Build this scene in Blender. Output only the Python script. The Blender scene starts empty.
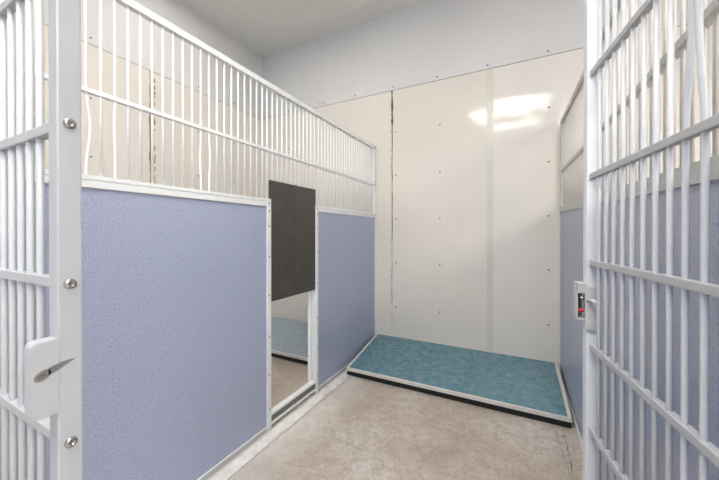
import bpy, bmesh, math, random
from mathutils import Vector, Matrix
random.seed(7)
scene = bpy.context.scene
COL = scene.collection

# ------------------------------------------------------------------ materials
def lin(c):
    def f(x):
        x /= 255.0
        return x / 12.92 if x <= 0.04045 else ((x + 0.055) / 1.055) ** 2.4
    return (f(c[0]), f(c[1]), f(c[2]), 1.0)

class NT:
    def __init__(self, name):
        self.m = bpy.data.materials.new(name)
        self.m.use_nodes = True
        self.t = self.m.node_tree
        self.b = self.t.nodes['Principled BSDF']
        self.tc = self.t.nodes.new('ShaderNodeTexCoord')
        geo = self.t.nodes.new('ShaderNodeNewGeometry')
        self.pos = geo.outputs['Position']
    def n(self, typ, **kw):
        x = self.t.nodes.new(typ)
        for k, v in kw.items():
            if k in x.inputs: x.inputs[k].default_value = v
            else: setattr(x, k, v)
        return x
    def l(self, a, b): self.t.links.new(a, b)
    def mapped(self, scale=(1, 1, 1), loc=(0, 0, 0)):
        mp = self.n('ShaderNodeMapping')
        mp.inputs['Scale'].default_value = scale
        mp.inputs['Location'].default_value = loc
        self.l(self.pos, mp.inputs['Vector'])
        return mp.outputs['Vector']
    def noise(self, scale, detail=3, rough=.5, vec=None, dist=0.0):
        x = self.n('ShaderNodeTexNoise')
        x.inputs['Scale'].default_value = scale
        x.inputs['Detail'].default_value = detail
        x.inputs['Roughness'].default_value = rough
        x.inputs['Distortion'].default_value = dist
        self.l(vec if vec is not None else self.pos, x.inputs['Vector'])
        return x.outputs['Fac']
    def ramp(self, fac, stops):
        r = self.n('ShaderNodeValToRGB')
        els = r.color_ramp.elements
        while len(els) > 1: els.remove(els[-1])
        els[0].position = stops[0][0]; els[0].color = stops[0][1]
        for p, c in stops[1:]:
            e = els.new(p); e.color = c
        self.l(fac, r.inputs['Fac'])
        return r.outputs['Color']
    def mix(self, fac, a, b, mode='MIX'):
        x = self.n('ShaderNodeMix', data_type='RGBA', blend_type=mode)
        for i, v in ((0, fac), (6, a), (7, b)):
            if hasattr(v, 'links'): self.l(v, x.inputs[i])
            else: x.inputs[i].default_value = v
        return x.outputs[2]
    def bump(self, h, strength=.3, distance=.002, normal=None):
        x = self.n('ShaderNodeBump')
        x.inputs['Strength'].default_value = strength
        x.inputs['Distance'].default_value = distance
        self.l(h, x.inputs['Height'])
        if normal is not None: self.l(normal, x.inputs['Normal'])
        self.l(x.outputs['Normal'], self.b.inputs['Normal'])
        return x.outputs['Normal']
    def base(self, c):
        if hasattr(c, 'links'): self.l(c, self.b.inputs['Base Color'])
        else: self.b.inputs['Base Color'].default_value = c
    def set(self, **kw):
        for k, v in kw.items(): self.b.inputs[k.replace('_', ' ')].default_value = v
        return self.m
W = (1, 1, 1, 1); K = (0, 0, 0, 1)
M = {}

def simple(key, rgb, rough=.4, metal=0.0, var=.06, scale=30, bump=0.0):
    t = NT(key)
    f = t.noise(scale, 3)
    a = lin(rgb); d = tuple(x * (1 - var) for x in a[:3]) + (1,)
    t.base(t.ramp(f, [(.3, d), (.65, a)]))
    if bump: t.bump(f, bump, .001)
    M[key] = t.set(Roughness=rough, Metallic=metal)
    return M[key]

simple('white_enamel', (236, 237, 238), .32, 0, .04, 25, .06)
simple('white_tube', (170, 171, 174), .35, 0, .05, 12, .05)
simple('gate_rod', (188, 190, 193), .32, 0, .04, 25, .06)
simple('warm_rod', (212, 207, 200), .35, 0, .04, 25)
simple('gate_white', (212, 214, 217), .33, 0, .04, 25, .05)
simple('grey_rail', (186, 185, 182), .38, 0, .06, 20, .05)
simple('aluminium', (226, 228, 228), .36, 0, .07, 30, .06)
simple('steel', (170, 168, 165), .25, .9, .2, 60)
simple('dark_screw', (105, 98, 90), .4, .6, .3, 80)
simple('rivet', (92, 82, 70), .5, .2, .3, 120)
simple('latch_grey', (196, 196, 194), .4, .1, .08, 30, .05)
simple('latch_dark', (118, 118, 112), .5, .1, .1, 30)
simple('red_plastic', (225, 50, 60), .35, 0, .05, 30)
simple('bench_trim', (214, 211, 203), .4, .05, .1, 25, .06)
simple('shade_black', (14, 13, 12), .7, 0, .2, 25)  # near-black for the shade under the bench fronts
simple('bench_leg', (90, 88, 84), .5, .2, .1, 25)
simple('scuff_grey', (112, 111, 108), .6, .1, .2, 200)
simple('rust_brown', (148, 122, 86), .85, 0, .35, 40)
simple('crack_dark', (98, 92, 70), .8, 0, .3, 30)
simple('frp_batten', (208, 204, 192), .3, 0, .03, 12)
simple('ceiling_bar', (226, 226, 222), .5, 0, .03, 12)
simple('light_frame', (230, 230, 228), .4, 0, .03, 12)

# glossy cream wall board, gently wavy so the lamp's mirror image breaks up
def frp(key, rgb, seed, rough=.1, wav=.015):
    t = NT(key)
    a = lin(rgb); b = lin(tuple(x - 5 for x in rgb))
    f = t.noise(1.6, 4, .6, t.mapped((1, 1, 1), (seed, seed, 0)))
    t.base(t.ramp(f, [(.35, b), (.65, a)]))
    w = t.noise(2.1, 1.5, .4, t.mapped((1, 1, 1.2), (seed * 3.1, seed, seed * .7)), .4)
    n1 = t.bump(w, 1.0, wav)
    M[key] = t.set(Roughness=rough, Specular_IOR_Level=.25)
    return M[key]
frp('frp_cream', (223, 217, 207), 1.3)
frp('frp_cream_b', (223, 218, 209), 4.1)
frp('upper_board', (214, 213, 210), 2.2, .5, .003)

# wall behind the boards
simple('wall_base', (84, 76, 64), .8, 0, .2, 6)

# ceiling tile: fine pitted mineral board
t = NT('ceiling_tile')
f = t.noise(160, 3, .7); g = t.noise(7, 3, .6)
c = t.mix(t.ramp(g, [(.3, (.25, .25, .25, 1)), (.7, K)]), lin((224, 224, 220)), lin((210, 210, 206)))
t.base(t.mix(t.ramp(f, [(.30, W), (.42, K)]), c, lin((192, 192, 188))))
t.bump(f, .35, .003)
M['ceiling_tile'] = t.set(Roughness=.85)

# speckled periwinkle laminate
t = NT('blue_laminate')
f = t.noise(260, 2, .6); g = t.noise(420, 1, .5, t.mapped((1, 1, 1), (5, 5, 5)))
c0 = t.ramp(f, [(.32, lin((138, 146, 171))), (.5, lin((157, 164, 187))), (.68, lin((178, 184, 205)))])
t.base(t.mix(t.ramp(g, [(.62, K), (.72, (.75, .75, .75, 1))]), c0, lin((186, 190, 214))))
t.bump(f, .25, .0006)
M['blue_laminate'] = t.set(Roughness=.3)

# teal marbled bench board
t = NT('bench_board')
f = t.noise(24, 6, .72, None, .5); g = t.noise(60, 5, .75, t.mapped((1, 1.8, 1)))
c0 = t.ramp(f, [(.3, lin((72, 110, 124))), (.5, lin((92, 130, 142))), (.72, lin((122, 155, 164)))])
t.base(t.mix(t.ramp(g, [(.6, K), (.75, (.6, .6, .6, 1))]), c0, lin((126, 164, 174))))
M['bench_board'] = t.set(Roughness=.22)
t = NT('bench_board_sheen')  # same board, with light and grazing reflection put into a paler colour
f = t.noise(26, 5, .7)
t.base(t.ramp(f, [(.35, lin((148, 164, 174))), (.65, lin((164, 178, 186)))]))
M['bench_board_sheen'] = t.set(Roughness=.25)

# smoky dark drop door
t = NT('dark_door')
f = t.noise(7, 5, .7, t.mapped((1, 1, 1.0)), 1.0)
t.base(t.ramp(f, [(.3, lin((58, 54, 50))), (.6, lin((70, 66, 61))), (.8, lin((82, 77, 70)))]))
M['dark_door'] = t.set(Roughness=.42)

# stained sealed concrete
t = NT('concrete')
big = t.noise(2.2, 6, .68, t.mapped((1, 1, 1), (3.2, 1.1, 0)), .2)
mid = t.noise(17, 7, .78)
fine = t.noise(70, 6, .82)
c0 = t.ramp(big, [(.30, lin((166, 151, 137))), (.48, lin((187, 175, 162))), (.66, lin((205, 197, 188)))])
c1 = t.mix(t.ramp(mid, [(.36, (.75, .75, .75, 1)), (.54, K)]), c0, lin((158, 142, 128)))
c2 = t.mix(t.ramp(mid, [(.58, K), (.75, (.6, .6, .6, 1))]), c1, lin((218, 212, 205)))
c3 = t.mix(t.ramp(fine, [(.34, (.85, .85, .85, 1)), (.47, K)]), c2, lin((140, 126, 114)))
c4 = t.mix(t.ramp(fine, [(.56, K), (.68, (.6, .6, .6, 1))]), c3, lin((230, 226, 220)))
# pale mineral bloom spreading from the left partition's foot (a stain: distance from it, broken by noise)
sx = t.n('ShaderNodeSeparateXYZ'); t.l(t.pos, sx.inputs[0])
mr = t.n('ShaderNodeMapRange'); mr.inputs['From Min'].default_value = -1.15; mr.inputs['From Max'].default_value = -.86
mr.inputs['To Min'].default_value = .8; mr.inputs['To Max'].default_value = 0.0
t.l(sx.outputs['X'], mr.inputs['Value'])
inside = t.n('ShaderNodeMath', operation='GREATER_THAN'); inside.inputs[1].default_value = -1.18
t.l(sx.outputs['X'], inside.inputs[0])
mm = t.n('ShaderNodeMath', operation='MULTIPLY'); t.l(mr.outputs[0], mm.inputs[0]); t.l(t.noise(5, 6, .7), mm.inputs[1])
mm2 = t.n('ShaderNodeMath', operation='MULTIPLY'); t.l(mm.outputs[0], mm2.inputs[0]); t.l(inside.outputs[0], mm2.inputs[1])
mm3 = t.n('ShaderNodeMath', operation='MULTIPLY'); mm3.inputs[1].default_value = 1.7; mm3.use_clamp = True
t.l(mm2.outputs[0], mm3.inputs[0])
t.base(t.mix(mm3.outputs[0], c4, lin((228, 225, 220))))
rr = t.ramp(mid, [(.3, (.3, .3, .3, 1)), (.7, (.55, .55, .55, 1))])
t.l(rr, t.b.inputs['Roughness'])
t.bump(fine, .25, .0015)
M['concrete'] = t.m
# cove of patched mortar
t = NT('mortar')
f = t.noise(14, 6, .75, None, .6)
t.base(t.ramp(f, [(.28, lin((186, 181, 174))), (.45, lin((222, 219, 214))), (.7, lin((240, 239, 236)))]))
t.bump(f, .5, .003)
M['mortar'] = t.set(Roughness=.6)

t = NT('lamp')
t.base(W)
t.b.inputs['Emission Color'].default_value = lin((255, 252, 246))
t.b.inputs['Emission Strength'].default_value = 8.5
M['lamp'] = t.m
t = NT('fill_side')  # glow of the added fill lights out of view on the right
t.base(W)
t.b.inputs['Emission Color'].default_value = lin((255, 252, 246))
t.b.inputs['Emission Strength'].default_value = 13.0
M['fill_side'] = t.m
t = NT('fill_dim')  # glow of the added fill light over the left kennel
t.base(W)
t.b.inputs['Emission Color'].default_value = lin((255, 252, 246))
t.b.inputs['Emission Strength'].default_value = 3.3
M['fill_dim'] = t.m

# ------------------------------------------------------------------ builders
class MB:
    """collects shapes in world coordinates; build() links them as one mesh object"""
    def __init__(self): self.bm = bmesh.new()
    def frame_box(self, o, ax, ay, az, lo, hi, bev=0.0):
        o, ax, ay, az = Vector(o), Vector(ax), Vector(ay), Vector(az)
        vs = []
        for z in (lo[2], hi[2]):
            for x, y in ((lo[0], lo[1]), (hi[0], lo[1]), (hi[0], hi[1]), (lo[0], hi[1])):
                vs.append(self.bm.verts.new(o + ax * x + ay * y + az * z))
        self._hexa(vs, bev)
        return self
    def _hexa(self, v, bev=0.0):
        fs = [self.bm.faces.new([v[i] for i in q]) for q in
              ((3, 2, 1, 0), (4, 5, 6, 7), (0, 1, 5, 4), (1, 2, 6, 5), (2, 3, 7, 6), (3, 0, 4, 7))]
        if bev > 0:
            es = list({e for f in fs for e in f.edges})
            bmesh.ops.bevel(self.bm, geom=es, offset=bev, segments=2, affect='EDGES', profile=.6)
    def box(self, lo, hi, bev=0.0):
        return self.frame_box((0, 0, 0), (1, 0, 0), (0, 1, 0), (0, 0, 1), lo, hi, bev)
    def hexa(self, pts, bev=0.0):
        self._hexa([self.bm.verts.new(Vector(p)) for p in pts], bev); return self
    def tube(self, pts, r, n=10, cap=True):
        pts = [Vector(p) for p in pts]; rings = []
        for i, p in enumerate(pts):
            d = (pts[min(i + 1, len(pts) - 1)] - pts[max(i - 1, 0)]).normalized()
            up = Vector((0, 1, 0)) if abs(d.y) < .9 else Vector((1, 0, 0))
            a = d.cross(up).normalized(); b = d.cross(a).normalized()
            rings.append([self.bm.verts.new(p + (a * math.cos(2 * math.pi * k / n) + b * math.sin(2 * math.pi * k / n)) * r) for k in range(n)])
        for A, B in zip(rings, rings[1:]):
            for k in range(n):
                f = self.bm.faces.new((A[k], A[(k + 1) % n], B[(k + 1) % n], B[k])); f.smooth = True
        if cap:
            self.bm.faces.new(list(reversed(rings[0]))); self.bm.faces.new(rings[-1])
        return self
    def prism(self, o, ax, ay, az, poly, depth, bev=0.0):
        """polygon in the (ax, ay) plane, extruded along az"""
        o, ax, ay, az = Vector(o), Vector(ax), Vector(ay), Vector(az)
        A = [self.bm.verts.new(o + ax * x + ay * y) for x, y in poly]
        B = [self.bm.verts.new(o + ax * x + ay * y + az * depth) for x, y in poly]
        n = len(poly)
        fs = [self.bm.faces.new(list(reversed(A))), self.bm.faces.new(B)]
        for k in range(n): fs.append(self.bm.faces.new((A[k], A[(k + 1) % n], B[(k + 1) % n], B[k])))
        if bev > 0:
            es = list({e for f in fs[:2] for e in f.edges})
            bmesh.ops.bevel(self.bm, geom=es, offset=bev, segments=2, affect='EDGES')
        return self
    def dome(self, c, axis, r, h, slot=False):
        """pan-head screw or rivet on a face: rings rising along axis"""
        c, axis = Vector(c), Vector(axis).normalized()
        up = Vector((0, 0, 1)) if abs(axis.z) < .9 else Vector((1, 0, 0))
        a = axis.cross(up).normalized(); b = axis.cross(a).normalized()
        prof = [(1, 0), (.97, .45), (.8, .85), (.5, 1.0)]
        if slot: prof += [(.42, .98), (.30, .45)]
        n = 16; rings = []
        for pr, ph in prof:
            rings.append([self.bm.verts.new(c + (a * math.cos(2 * math.pi * k / n) + b * math.sin(2 * math.pi * k / n)) * (r * pr) + axis * (h * ph)) for k in range(n)])
        for A, B in zip(rings, rings[1:]):
            for k in range(n):
                f = self.bm.faces.new((A[k], A[(k + 1) % n], B[(k + 1) % n], B[k])); f.smooth = True
        self.bm.faces.new(rings[-1]); self.bm.faces.new(list(reversed(rings[0])))
        return self
    def build(self, name, mat, parent=None):
        bmesh.ops.recalc_face_normals(self.bm, faces=self.bm.faces)
        if parent is not None:
            off = Vector((0, 0, 0)); p = parent
            while p is not None: off += p.location; p = p.parent
            bmesh.ops.translate(self.bm, verts=self.bm.verts, vec=-off)
        me = bpy.data.meshes.new(name); self.bm.to_mesh(me); self.bm.free()
        me.materials.append(M[mat])
        o = bpy.data.objects.new(name, me); COL.objects.link(o)
        if parent is not None: o.parent = parent
        return o

def thing(name, loc, label, cat, group=None):
    o = bpy.data.objects.new(name, None); COL.objects.link(o)
    o.location = loc; o.empty_display_size = .1
    o['label'] = label; o['category'] = cat
    if group: o['group'] = group
    return o
def struct(o, label=None):
    o['kind'] = 'structure'
    if label: o['label'] = label
    return o
def lab(o, s): o['label'] = s; return o

# ------------------------------------------------------------------ room numbers (metres)
XW, YB, ZC, ZF = -2.571, 2.6, 3.02, 2.315     # left wall face, back wall face, ceiling, top of the cream boards
XR, YF = 5.4, -2.6

# ------------------------------------------------------------------ setting
struct(MB().box((XW - .2, YF, -.12), (XR + .2, YB + .2, 0)).build('floor', 'concrete'))
def floor_crack(pts, w, mat, seed):
    r = random.Random(seed); m = MB(); rows = []
    n = 40
    for i in range(n + 1):
        q = i / n * (len(pts) - 1); a = min(int(q), len(pts) - 2); f = q - a
        x = pts[a][0] * (1 - f) + pts[a + 1][0] * f + r.uniform(-.004, .004); y = pts[a][1] * (1 - f) + pts[a + 1][1] * f
        h = w * r.uniform(.15, 1.0)
        rows.append((m.bm.verts.new((x - h, y, .0009)), m.bm.verts.new((x + h, y, .0009))))
    for A, B in zip(rows, rows[1:]): m.bm.faces.new((A[0], A[1], B[1], B[0]))
    return m.build('floor_crack', mat, FLOOR)
FLOOR = bpy.data.objects['floor']
floor_crack([(-1.092, .5), (-1.094, 1.2), (-1.088, 1.97)], .0022, 'crack_dark', 1)
floor_crack([(-.93, 1.02), (-.90, .98), (-.845, .94), (-.82, .86), (-.80, .75)], .0022, 'mortar', 2)
floor_crack([(.205, 1.95), (.21, 1.7), (.198, 1.45), (.215, 1.2)], .0022, 'crack_dark', 3)
floor_crack([(.165, 1.95), (.185, 1.72), (.205, 1.5)], .0016, 'crack_dark', 4)
wb = struct(MB().box((XW - .2, YB + .006, -.12), (XR + .2, YB + .2, ZC + .1)).build('wall_back', 'wall_base'))
wl = struct(MB().box((XW - .2, YF, -.12), (XW - .006, YB + .006, ZC + .1)).build('wall_left', 'wall_base'))
wr = struct(MB().box((XR, YF, -.12), (XR + .2, YB + .006, ZC + .1)).build('wall_right', 'upper_board'))
ce = struct(MB().box((XW - .2, YF, ZC), (XR + .2, YB + .2, ZC + .1)).build('ceiling', 'ceiling_tile'))
# ceiling grid bars
g = MB()
x = -2.13
while x < XR:
    g.box((x - .009, YF, ZC - .0015), (x + .009, YB, ZC + .01)); x += 1.21
y = 2.41
while y > YF:
    g.box((XW, y - .009, ZC - .002), (XR, y + .009, ZC + .01)); y -= .597
g.build('ceiling_grid', 'ceiling_bar', ce)
g = MB()
g.box((XW, YB - .022, ZC - .003), (XR, YB, ZC + .01)); g.box((XW, YF, ZC - .003), (XW + .022, YB, ZC + .01))
g.build('wall_angle', 'ceiling_bar', ce)

def jag(z0, z1, n, f):
    return [(f(z0 + (z1 - z0) * i / n), z0 + (z1 - z0) * i / n) for i in range(n + 1)]
EX, EY, EZ = Vector((1, 0, 0)), Vector((0, 1, 0)), Vector((0, 0, 1))

def wall_boards(parent, o, ax, az, spans, z0, z1, mats):
    """boards between (left edge fn, right edge fn); o+ax*s is along the wall, az is into the room's wall"""
    for (fl, fr), m in zip(spans, mats):
        L = jag(z0, z1, 60, fl); R_ = jag(z0, z1, 60, fr)
        MB().prism(o, ax, EZ, az, L + list(reversed(R_)), .006).build('wall_panel', m, parent)

rc = random.Random(3)
wob = [rc.uniform(-1, 1) for _ in range(200)]
def wobble(z, k=1.0):
    t = z * 26 * k; i = int(t); f = t - i
    return wob[i % 200] * (1 - f) + wob[(i + 1) % 200] * f
SX = -1.014
def crack_half(z):
    if z > 2.02: return .0085 + .0045 * wobble(z, 1.3)
    if z > .95: return .0038 + .0016 * wobble(z)
    if z > .45: return .0022 + .0014 * wobble(z)
    return max(.0004, .0004 + .0016 * wobble(z, 1.7))
cL = lambda z: SX + .002 * wobble(z, .35) - crack_half(z)
cR = lambda z: SX + .002 * wobble(z, .35) + crack_half(z)
k = lambda v: (lambda z: v)
o = Vector((0, YB, 0))
wall_boards(wb, o, EX, EY, [(k(XW), cL), (cR, k(-.203)), (k(-.203), k(1.02)), (k(1.02), k(2.24)), (k(2.24), k(XR))],
            0, ZF, ['frp_cream', 'frp_cream', 'frp_cream_b', 'frp_cream', 'frp_cream_b'])
MB().box((XW, YB - .0015, ZF + .004), (XR, YB + .0062, ZC)).build('upper_board', 'upper_board', wb)
MB().box((SX - .03, YB + .004, 0), (SX + .03, YB + .0064, ZF)).build('seam_backing', 'crack_dark', wb)
for xs in (-.203, 1.02, 2.24):
    MB().box((xs - .022, YB - .003, .0), (xs + .022, YB + .003, ZF), .001).build('seam_batten', 'frp_batten', wb)
def rivet(parent, c, axis, r=.0062):
    return MB().dome(c, axis, r, .0025).build('rivet', 'rivet', parent)
for x in (-2.19, -1.79, -1.745, -1.39, -1.003, -.613, -.222, .18):
    rivet(wb, (x, YB - .0015, 2.348), -EY)
for z in (.385, .779, 1.168, 1.556, 1.945):
    for x in (-2.19, -1.779, -1.385, -.976, -.59, .186): rivet(wb, (x, YB, z), -EY)
for i in range(24):                                  # small nail heads along the open seam
    z = .32 + i * .082 + rc.uniform(-.02, .02)
    rivet(wb, (SX - .009 - rc.uniform(0, .006), YB, z), -EY, .0035)

LY = 1.412
def lcrack(z): return .0085 + .0055 * wobble(z + 1.7, 1.1)
aL = lambda z: LY + .002 * wobble(z, .3) - lcrack(z)
aR = lambda z: LY + .002 * wobble(z, .3) + lcrack(z)
o = Vector((XW, 0, 0))
wall_boards(wl, o, EY, -EX, [(k(YF), k(.19)), (k(.19), aL), (aR, k(YB))], 0, ZF, ['frp_cream_b', 'frp_cream', 'frp_cream'])
MB().box((XW - .0062, YF, ZF + .004), (XW + .0015, YB, ZC)).build('upper_board', 'upper_board', wl)
MB().box((XW - .0064, LY - .03, 0), (XW - .004, LY + .03, ZF)).build('seam_backing', 'rust_brown', wl)
s = MB()                                             # flakes of rust stain beside the seam
for i in range(26):
    if rc.random() < .3: continue
    z = 1.2 + i * .042 + rc.uniform(-.02, .02); h = rc.uniform(.006, .022); w = rc.uniform(.0018, .0048); yy = LY + .030 + rc.uniform(-.002, .002)
    s.box((XW, yy - w, z - h), (XW + .0006, yy + w, z + h))
s.build('rust_stain', 'rust_brown', wl)
for y in (1.03, 1.82, 2.21):
    rivet(wl, (XW + .0015, y, 2.36), EX)
    for z in (1.17, 1.56, 1.955): rivet(wl, (XW, y, z), EX)

# mortar coves at the foot of each partition
def cove(name, xa, xb, y0, y1, h, mat='mortar'):
    m = MB(); n = 60; rows = []
    for i in range(n + 1):
        y = y0 + (y1 - y0) * i / n
        w = .012 * wobble(y + 3, .5) * (1 if xb > xa else -1)
        prof = [(xa, 0), (xa, h), (xa + (xb - xa) * .35, h * .55), (xa + (xb - xa) * .7, h * .2), (xb + w, .0008), (xb + w, 0)]
        rows.append([m.bm.verts.new((px, y, pz)) for px, pz in prof])
    for A, B in zip(rows, rows[1:]):
        for j in range(6): m.bm.faces.new((A[j], A[(j + 1) % 6], B[(j + 1) % 6], B[j])).smooth = j in (1, 2, 3)
    m.bm.faces.new(rows[0]); m.bm.faces.new(list(reversed(rows[-1])))
    return struct(m.build(name, mat))
cove('trim_1', -1.171, -1.108, .2, 2.55, .006)

# ------------------------------------------------------------------ bars
_bar_cache = {}
def bar(parent, p, z0, z1, r=.0047, bends=None, mat='white_enamel', dirv=(0, 1, 0)):
    """one upright rod through p=(x,y); bends = [(z centre, half height, shift along dirv)]"""
    base = Vector(parent.location)
    if not bends:
        key = (round(z1 - z0, 4), r, mat)
        if key in _bar_cache:
            ob = bpy.data.objects.new('bar', _bar_cache[key]); COL.objects.link(ob)
        else:
            ob = MB().tube([(0, 0, 0), (0, 0, z1 - z0)], r).build('bar', mat)
            _bar_cache[key] = ob.data
    else:
        pts = []; n = 48; d = Vector(dirv)
        for i in range(n + 1):
            z = z0 + (z1 - z0) * i / n; sh = 0
            for zc, hh, a in bends:
                q = abs(z - zc) / hh
                if q < 1: sh += a * (.5 + .5 * math.cos(math.pi * q))
            pts.append(Vector((0, 0, z - z0)) + d * sh)
        ob = MB().tube(pts, r).build('bar', mat)
    ob.parent = parent
    ob.location = Vector((p[0], p[1], z0)) - base
    return ob

# ------------------------------------------------------------------ left partition
PX = -1.182                                   # middle of its thickness; face towards the kennel at -1.17
Y0, Y1 = .2, 2.597
DY0, DY1 = 1.237, 1.655                       # doorway
lp = thing('kennel_partition', (PX, (Y0 + Y1) / 2, 0), 'long kennel partition with blue speckled lower panel, dark drop door and white bars, left of the walkway', 'partition', 'kennel partitions')
MB().box((PX - .0125, Y0, 1.812), (PX + .0125, Y1, 1.838), .002).build('top_rail', 'aluminium', lp)
MB().box((PX - .009, Y0, 1.476), (PX + .009, Y1, 1.491), .002).build('mid_rail', 'aluminium', lp)
def capbar(parent, xc, y0, y1, mat='aluminium', s=1):
    m = MB()
    m.box((xc - .0155, y0, 1.184), (xc + .0155, y1, 1.205), .0012)
    m.box((xc - .0120, y0, 1.2045), (xc + .0120, y1, 1.2095))
    m.box((xc - .0155, y0, 1.209), (xc + .0155, y1, 1.2225), .0012)
    return m.build('panel_cap', mat, parent)
capbar(lp, PX, Y0, DY0 - .022); capbar(lp, PX, DY1 + .016, Y1)
lab(MB().box((PX - .012, Y0, 1.19), (PX - .004, Y1, 1.215), .001).build('door_header', 'aluminium', lp), 'thin rail crossing behind the raised dark door')
for a, b in ((Y0, DY0 - .018), (DY1 + .012, Y1 - .02)):
    lab(MB().box((PX - .0075, a, .03), (PX + .0085, b, 1.187), .001).build('lower_panel', 'blue_laminate', lp), 'blue grey speckled lower panel')
    MB().box((PX - .012, a, .0), (PX + .0095, b, .028), .001).build('bottom_rail', 'grey_rail', lp)
    MB().box((PX - .014, a, .028), (PX + .0125, b, .034), .001).build('panel_lip', 'aluminium', lp)
MB().box((PX - .0125, Y1 - .024, .0), (PX + .0125, Y1, 1.838), .002).build('end_post', 'aluminium', lp)
MB().box((PX - .0125, Y0 - .0, .0), (PX + .0125, Y0 + .024, 1.838), .002).build('end_post', 'aluminium', lp)
# door jambs (channels) with screws, sill
for nm, a, b, zb in (('door_jamb', DY0 - .024, DY0 + .004, .0), ('door_jamb', DY1 - .006, DY1 + .018, .0)):
    j = MB().box((PX + .0085, a, zb), (PX + .0175, b, 1.225), .0015).box((PX - .016, a, zb), (PX - .006, b, 1.225), .0015)
    mid = (a + .004, a + .014) if a < DY0 else (b - .012, b - .003)
    j.box((PX - .007, mid[0], zb), (PX + .0095, mid[1], 1.222))
    jo = j.build('door_jamb', 'aluminium', lp)
    for z in (.12, .30, .50, .72, .92, 1.08, 1.16, 1.20):
        MB().dome((PX + .0175, (a + b) / 2, z), EX, .0042, .002, True).build('screw', 'dark_screw', jo)
lab(MB().box((PX - .018, DY0 + .004, .074), (PX + .013, DY1 - .006, .088), .0015).box((PX - .018, DY0 + .004, .026), (PX + .013, DY1 - .006, .036), .0015).build('door_sill', 'aluminium', lp), 'pale metal channel sill under the open doorway')
MB().box((PX - .012, DY0 + .004, .03), (PX + .004, DY1 - .006, .08)).build('sill_channel', 'latch_dark', lp)
# far-side jamb stop seen inside the opening
MB().box((PX - .044, DY1 - .016, .03), (PX - .018, DY1 + .002, 1.19), .002).build('door_stop', 'aluminium', lp)
dd = lab(MB().box((PX + .0012, DY0 + .001, .678), (PX + .0075, DY1 + .002, 1.326), .001).build('drop_door', 'dark_door', lp), 'raised dark brown sliding door')
MB().box((PX + .0073, DY0 + .213, .68), (PX + .0085, DY0 + .225, 1.324)).build('door_seam', 'dark_door', dd)
MB().tube([(PX + .006, DY0 + .208, 1.31), (PX + .014, DY0 + .208, 1.31)], .005, 10).build('door_bolt', 'dark_screw', dd)
i = 0; y = .461 - .0386 * 6
bend = {6: [(1.37, .13, .0105)], 8: [(1.40, .09, -.002)], 16: [(1.36, .10, -.003)], 17: [(1.37, .11, .0045)]}
while y < Y1 - .03:
    over = DY0 - .02 < y < DY1 + .012
    bar(lp, (PX - (.0 if not over else .0045), y), 1.2 if over else 1.218, 1.816, .0039, bend.get(i))
    y += .0386; i += 1

# ------------------------------------------------------------------ right partition (a little out of square)
def rx(y): return .268 + .0117 * (2.6 - y)
def rz(z, y): return z - .033 * (2.6 - y) * min(1, max(0, (z - .2) / .9))
RY0 = .30
rp = thing('kennel_partition', (rx(1.4), 1.4, 0), 'kennel partition with grey blue lower panel and white bars, on the right behind the open barred gate', 'partition', 'kennel partitions')
def rbox(name, mat, dx0, dx1, y0, y1, z0, z1, bev=.0015):
    pts = []
    for z in (z0, z1):
        for dx, y in ((dx0, y0), (dx1, y0), (dx1, y1), (dx0, y1)): pts.append((rx(y) + dx, y, rz(z, y)))
    return MB().hexa(pts, bev).build(name, mat, rp)
rbox('top_rail', 'grey_rail', -.0125, .0125, RY0, Y1, 1.812, 1.838)
rbox('mid_rail', 'grey_rail', -.010, .010, RY0, Y1, 1.470, 1.488)
m = MB()
for (dx, z0, z1) in ((.0155, 1.192, 1.218), (.0125, 1.218, 1.232)):
    pts = []
    for z in (z0, z1):
        for sx, yy in ((-dx, RY0), (dx, RY0), (dx, Y1), (-dx, Y1)): pts.append((rx(yy) + sx, yy, rz(z, yy)))
    m.hexa(pts, .001)
m.build('panel_cap', 'grey_rail', rp)
lab(rbox('lower_panel', 'blue_laminate', -.008, .008, RY0, Y1 - .02, .04, 1.195, .001), 'grey blue speckled lower panel')
rbox('bottom_rail', 'aluminium', -.0125, .0125, RY0, Y1, .004, .045)
rbox('end_post', 'grey_rail', -.0125, .0125, Y1 - .024, Y1, 0, 1.838)
rbox('end_post', 'white_tube', -.0125, .0125, RY0 - .0, RY0 + .024, 0, 1.838)
y = RY0 + .045
while y < Y1 - .03:
    bar(rp, (rx(y), y), rz(1.226, y), rz(1.816, y), .0040, None, 'warm_rod'); y += .0386
cove('trim_2', rx(1.4) - .012, rx(1.4) - .045, .35, 2.55, .012, 'concrete')

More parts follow.
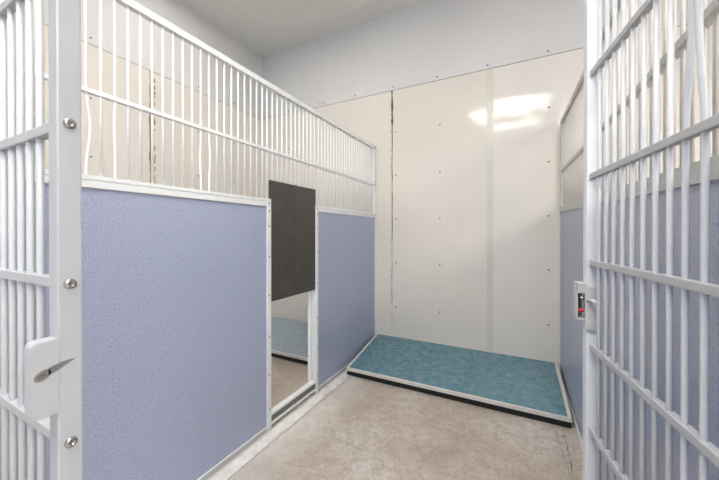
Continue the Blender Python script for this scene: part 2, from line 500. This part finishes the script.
# ------------------------------------------------------------------ benches
def bench(loc, xlf, xlb, xrf, xrb, yf, yb, zf, zb, label, board='bench_board', blab='teal marbled bench top'):
    b = thing('resting_bench', loc, label, 'bench', 'raised resting benches')
    th = .020
    def P(u, v, dz):
        xl = xlf + (xlb - xlf) * v; xr = xrf + (xrb - xrf) * v
        return (xl + (xr - xl) * u, yf + (yb - yf) * v, zf + (zb - zf) * v + dz)
    def slab(u0, u1, v0, v1, a, c, name, mat, bev=.0015):
        return MB().hexa([P(u0, v0, a), P(u1, v0, a), P(u1, v1, a), P(u0, v1, a), P(u0, v0, c), P(u1, v0, c), P(u1, v1, c), P(u0, v1, c)], bev).build(name, mat, b)
    eu, ev = .0135, .024
    lab(slab(eu, 1 - eu, ev, 1 - .012, -th + .002, -.0015, 'bench_top', board, .0008), blab)
    slab(0, 1, 0, ev, -th, 0, 'edge_trim', 'bench_trim')
    slab(0, 1, 1 - .012, 1, -th, 0, 'edge_trim', 'bench_trim')
    slab(0, eu, ev, 1 - .012, -th, 0, 'edge_trim', 'bench_trim')
    slab(1 - eu, 1, ev, 1 - .012, -th, 0, 'edge_trim', 'bench_trim')
    lab(slab(.004, .996, .006 / .62, .05, -th - .033, -th, 'shade_strip', 'shade_black', .001), 'black strip in place of the shadow gap under the front edge')  # shade of the gap under the trim, added as a solid dark strip
    for u in (.06, .5, .94):
        p0, p1 = P(u, .42, -th), P(u, .96, -th)
        m = MB()
        m.hexa([(p0[0] - .014, p0[1], 0), (p0[0] + .014, p0[1], 0), (p1[0] + .014, p1[1], 0), (p1[0] - .014, p1[1], 0),
                (p0[0] - .014, p0[1], p0[2]), (p0[0] + .014, p0[1], p0[2]), (p1[0] + .014, p1[1], p1[2]), (p1[0] - .014, p1[1], p1[2])])
        m.build('support_leg', 'bench_leg', b)
    return b
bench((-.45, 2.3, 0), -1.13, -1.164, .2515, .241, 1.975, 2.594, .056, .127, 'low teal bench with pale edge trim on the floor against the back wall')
bench((-1.88, 2.3, 0), -2.555, -2.555, -1.215, -1.205, 1.975, 2.594, .056, .127, 'low blue bench of the next kennel, glimpsed through the doorway under the dark door', 'bench_board_sheen', 'bench top with grazing sheen put into its pale blue grey colour')

# ------------------------------------------------------------------ fixed front panel, left
FY = .178; JX = -.498; T = .0245
fp = thing('front_panel', (-.8, FY, 0), 'white barred front panel with a broad post and strike box, at the left edge', 'panel')
po = MB().box((JX - T, FY - T / 2, 0), (JX, FY + T / 2, 1.86), .0022).build('gate_post', 'white_tube', fp)
MB().box((-1.165, FY - T / 2, 0), (-1.165 + T, FY + T / 2, 1.86), .0022).build('wall_post', 'white_tube', fp)
RAILS = (1.835, 1.60, 1.392, 1.181, .9815, .7835, .58, .38, .12)
for z in RAILS:
    MB().box((-1.14, FY - .0064, z - .0066), (JX - T + .001, FY + .0064, z + .0066), .0012).build('rail', 'white_tube', fp)
xs = [-.5866, -.621, -.6555]
while xs[-1] > -1.11: xs.append(xs[-1] - .0345)
for x in xs: bar(fp, (x, FY), 0.12, 1.835, .0043, None, 'gate_rod')
for z in (1.181, .9815, .7835, .58, 1.392):
    MB().dome((JX, FY, z), EX, .0066, .003, True).build('screw', 'steel', po)
# strike box on the post, standing out towards the aisle
def rounded(w0, w1, h0, h1, r, corners):
    pts = []
    for (cx, cy, a0, name) in ((w1 - r, h1 - r, 0, 'tr'), (w0 + r, h1 - r, 90, 'tl'), (w0 + r, h0 + r, 180, 'bl'), (w1 - r, h0 + r, 270, 'br')):
        if name in corners:
            for q in range(7):
                a = math.radians(a0 + 15 * q); pts.append((cx + r * math.cos(a), cy + r * math.sin(a)))
        else:
            pts.append((w1 if 'r' in name else w0, h1 if 't' in name else h0))
    return pts
sb = lab(MB().prism((JX - .0195, 0, 0), EY, EZ, EX, rounded(.1425, FY - T / 2 + .002, .826, .9165, .007, ('tl', 'bl')), .0205, .0012).build('strike_box', 'white_tube', fp), 'white metal strike box with a worn keyhole slot')
worn = MB()
worn.prism((JX + .0008, 0, 0), EY, EZ, EX, [(.1445 + .0075 * (1 + math.cos(a)), .8775 + .0062 * math.sin(a) + .0022 * math.cos(a)) for a in [2 * math.pi * q / 20 for q in range(20)]], .0006)
worn.build('worn_patch', 'latch_dark', sb)
MB().prism((JX + .0012, 0, 0), EY, EZ, EX, [(.1508 + .0042 * math.cos(a), .8775 + .0026 * math.sin(a) + .0015 * math.cos(a)) for a in [2 * math.pi * q / 16 for q in range(16)]], .0006).build('bare_metal', 'steel', sb)
MB().prism((JX + .0002, 0, 0), EY, EZ, EX, [(.157, .876), (.1663, .8785), (.1663, .8865), (.157, .885)], .0012).build('scuff', 'scuff_grey', sb)
MB().prism((JX + .0001, 0, 0), EY, EZ, EX, [(.1672, .8790), (.176, .8835), (.1835, .8875), (.176, .8878), (.1672, .8872)], .0003).build('scuff', 'scuff_grey', po)

# ------------------------------------------------------------------ open gate, right
GE = Vector((.157, .925, 0)); GD = Vector((.151, -.9885, 0)).normalized()   # free end, direction to the hinge
GP = Vector((-GD.y, GD.x, 0)) * -1                                          # towards the kennel's inside (left face)
if GP.x > 0: GP = -GP
GL = .742
gt = thing('kennel_gate', GE + GD * GL * .5, 'white barred kennel gate swung open on the right, with a slam latch', 'gate')
def gbox(name, mat, s0, s1, p0, p1, z0, z1, bev=.0012, parent=gt):
    return MB().frame_box(GE, GD, GP, EZ, (s0, p0, z0), (s1, p1, z1), bev).build(name, mat, parent)
gbox('latch_stile', 'gate_white', -T, 0, -T / 2, T / 2, .06, 1.85, .0022)
gbox('hinge_stile', 'white_tube', GL - T, GL, -T / 2, T / 2, .06, 1.85, .0022)
for z in (1.838, 1.64, 1.43, 1.182, .974, .770, .567, .36, .073):
    gbox('rail', 'white_tube', -.001, GL - T + .001, -.0064, .0064, z - .0066, z + .0066)
GB = [.0396, .0775, .1132, .1507, .1869, .224, .2601, .297, .3316, .3688]
while GB[-1] < GL - T - .045: GB.append(GB[-1] + .0372)
for i, s in enumerate(GB):
    p = GE + GD * s
    bd = {8: [(1.34, .16, -.012), (1.55, .1, .006)], 9: [(1.36, .2, .013)], 10: [(1.33, .14, .005)]}.get(i)
    bar(gt, (p.x, p.y), 0.073, 1.838, .0043, [(a, b, -c) for a, b, c in bd] if bd else None, 'gate_rod', tuple(GD))
for z in (.35, 1.5):
    h = gbox('hinge', 'steel', GL - .002, GL + .008, -.012, .012, z - .04, z + .04)
# latch
def gp(s, p, z): return GE + GD * s + GP * p + EZ * z
la = lab(MB().prism(gp(.002, 0, 0), GP, EZ, GD, rounded(-.0125, .0165, .812, .914, .006, ('bl', 'br')), .0045, .0012).build('slam_latch', 'latch_grey', gt), 'grey metal slam latch with a red release tab')
gbox('housing', 'latch_grey', -.030, .003, -.0128+.0256, .030, .898, .923, .0015, la)
gbox('housing', 'latch_grey', -.030, -.004, .0283, .030, .834, .90, .0004, la)
gbox('housing', 'latch_grey', -.030, -.004, .0128, .030, .831, .8345, .0004, la)
gbox('recess', 'latch_dark', -.030, -.0285, .0128, .0284, .8345, .899, 0, la)
MB().tube([gp(-.028, .027, .893), gp(.003, .019, .884)], .0035, 10).build('bolt', 'steel', la)
MB().tube([gp(.006, .012, .884), gp(.040, -.004, .882)], .0040, 12).build('bolt', 'latch_grey', la)
MB().tube([gp(-.012, .029, .856), gp(-.006, .013, .853)], .0034, 10).build('release_tab', 'red_plastic', la)

# ------------------------------------------------------------------ ceiling lamp, added fill lights and daylight from the aisle
def ceil_light(cx, cy, label, hx=.60, mat='lamp', hy=.29):
    l = thing('ceiling_light', (cx, cy, ZC), label, 'light', 'aisle ceiling lights')
    MB().box((cx - hx, cy - hy, ZC - .03), (cx + hx, cy - hy + .025, ZC)).box((cx - hx, cy + hy - .025, ZC - .03), (cx + hx, cy + hy, ZC)) \
        .box((cx - hx, cy - hy + .025, ZC - .03), (cx - hx + .025, cy + hy - .025, ZC)).box((cx + hx - .025, cy - hy + .025, ZC - .03), (cx + hx, cy + hy - .025, ZC)).build('frame', 'light_frame', l)
    MB().box((cx - hx + .025, cy - hy + .025, ZC - .022), (cx + hx - .025, cy + hy - .025, ZC - .004)).build('diffuser', mat, l)
ceil_light(-.15, -.38, 'large white ceiling light above the gate opening, mirrored in the back wall', .6, 'lamp', .46)
ceil_light(3.65, -1.9, 'added rectangular fill light, unseen above the far right of the aisle', 1.2, 'fill_side')  # added to light the kennel from the right, no fixture known there
ceil_light(3.65, -.75, 'added bright rectangular fill light over the aisle, unseen further right', 1.2, 'fill_side')  # second added fill, made long to soften its shadows
ceil_light(-1.62, 1.4, 'slim dim fill light, added unseen over the neighbouring kennel on the left', .58, 'fill_dim', .2)  # added to brighten the left wall and ceiling, kept out of view

w = bpy.data.worlds.new('World'); scene.world = w; w.use_nodes = True
bg = w.node_tree.nodes['Background']
bg.inputs['Color'].default_value = lin((196, 218, 255)); bg.inputs['Strength'].default_value = .36

# ------------------------------------------------------------------ camera
cd = bpy.data.cameras.new('Camera'); cam = bpy.data.objects.new('Camera', cd); COL.objects.link(cam)
cam.location = (0, 0, 1.045)
cam.rotation_euler = (math.radians(90 - .25), 0, math.radians(27.3))
cd.sensor_width = 36; cd.lens = 310 / 719 * 36
cd.shift_y = -(7 - 310 * math.tan(math.radians(.25))) / 719
cd.clip_start = .02
cd.dof.use_dof = True; cd.dof.focus_distance = 1.9; cd.dof.aperture_fstop = 9.0
scene.camera = cam

vs = scene.view_settings
vs.view_transform = 'Standard'; vs.look = 'None'; vs.gamma = 1.0; vs.exposure = 1.56
try: vs.use_curve_mapping = False
except Exception: pass
scene.cycles.max_bounces = 10; scene.cycles.diffuse_bounces = 6
scene.cycles.use_denoising = True
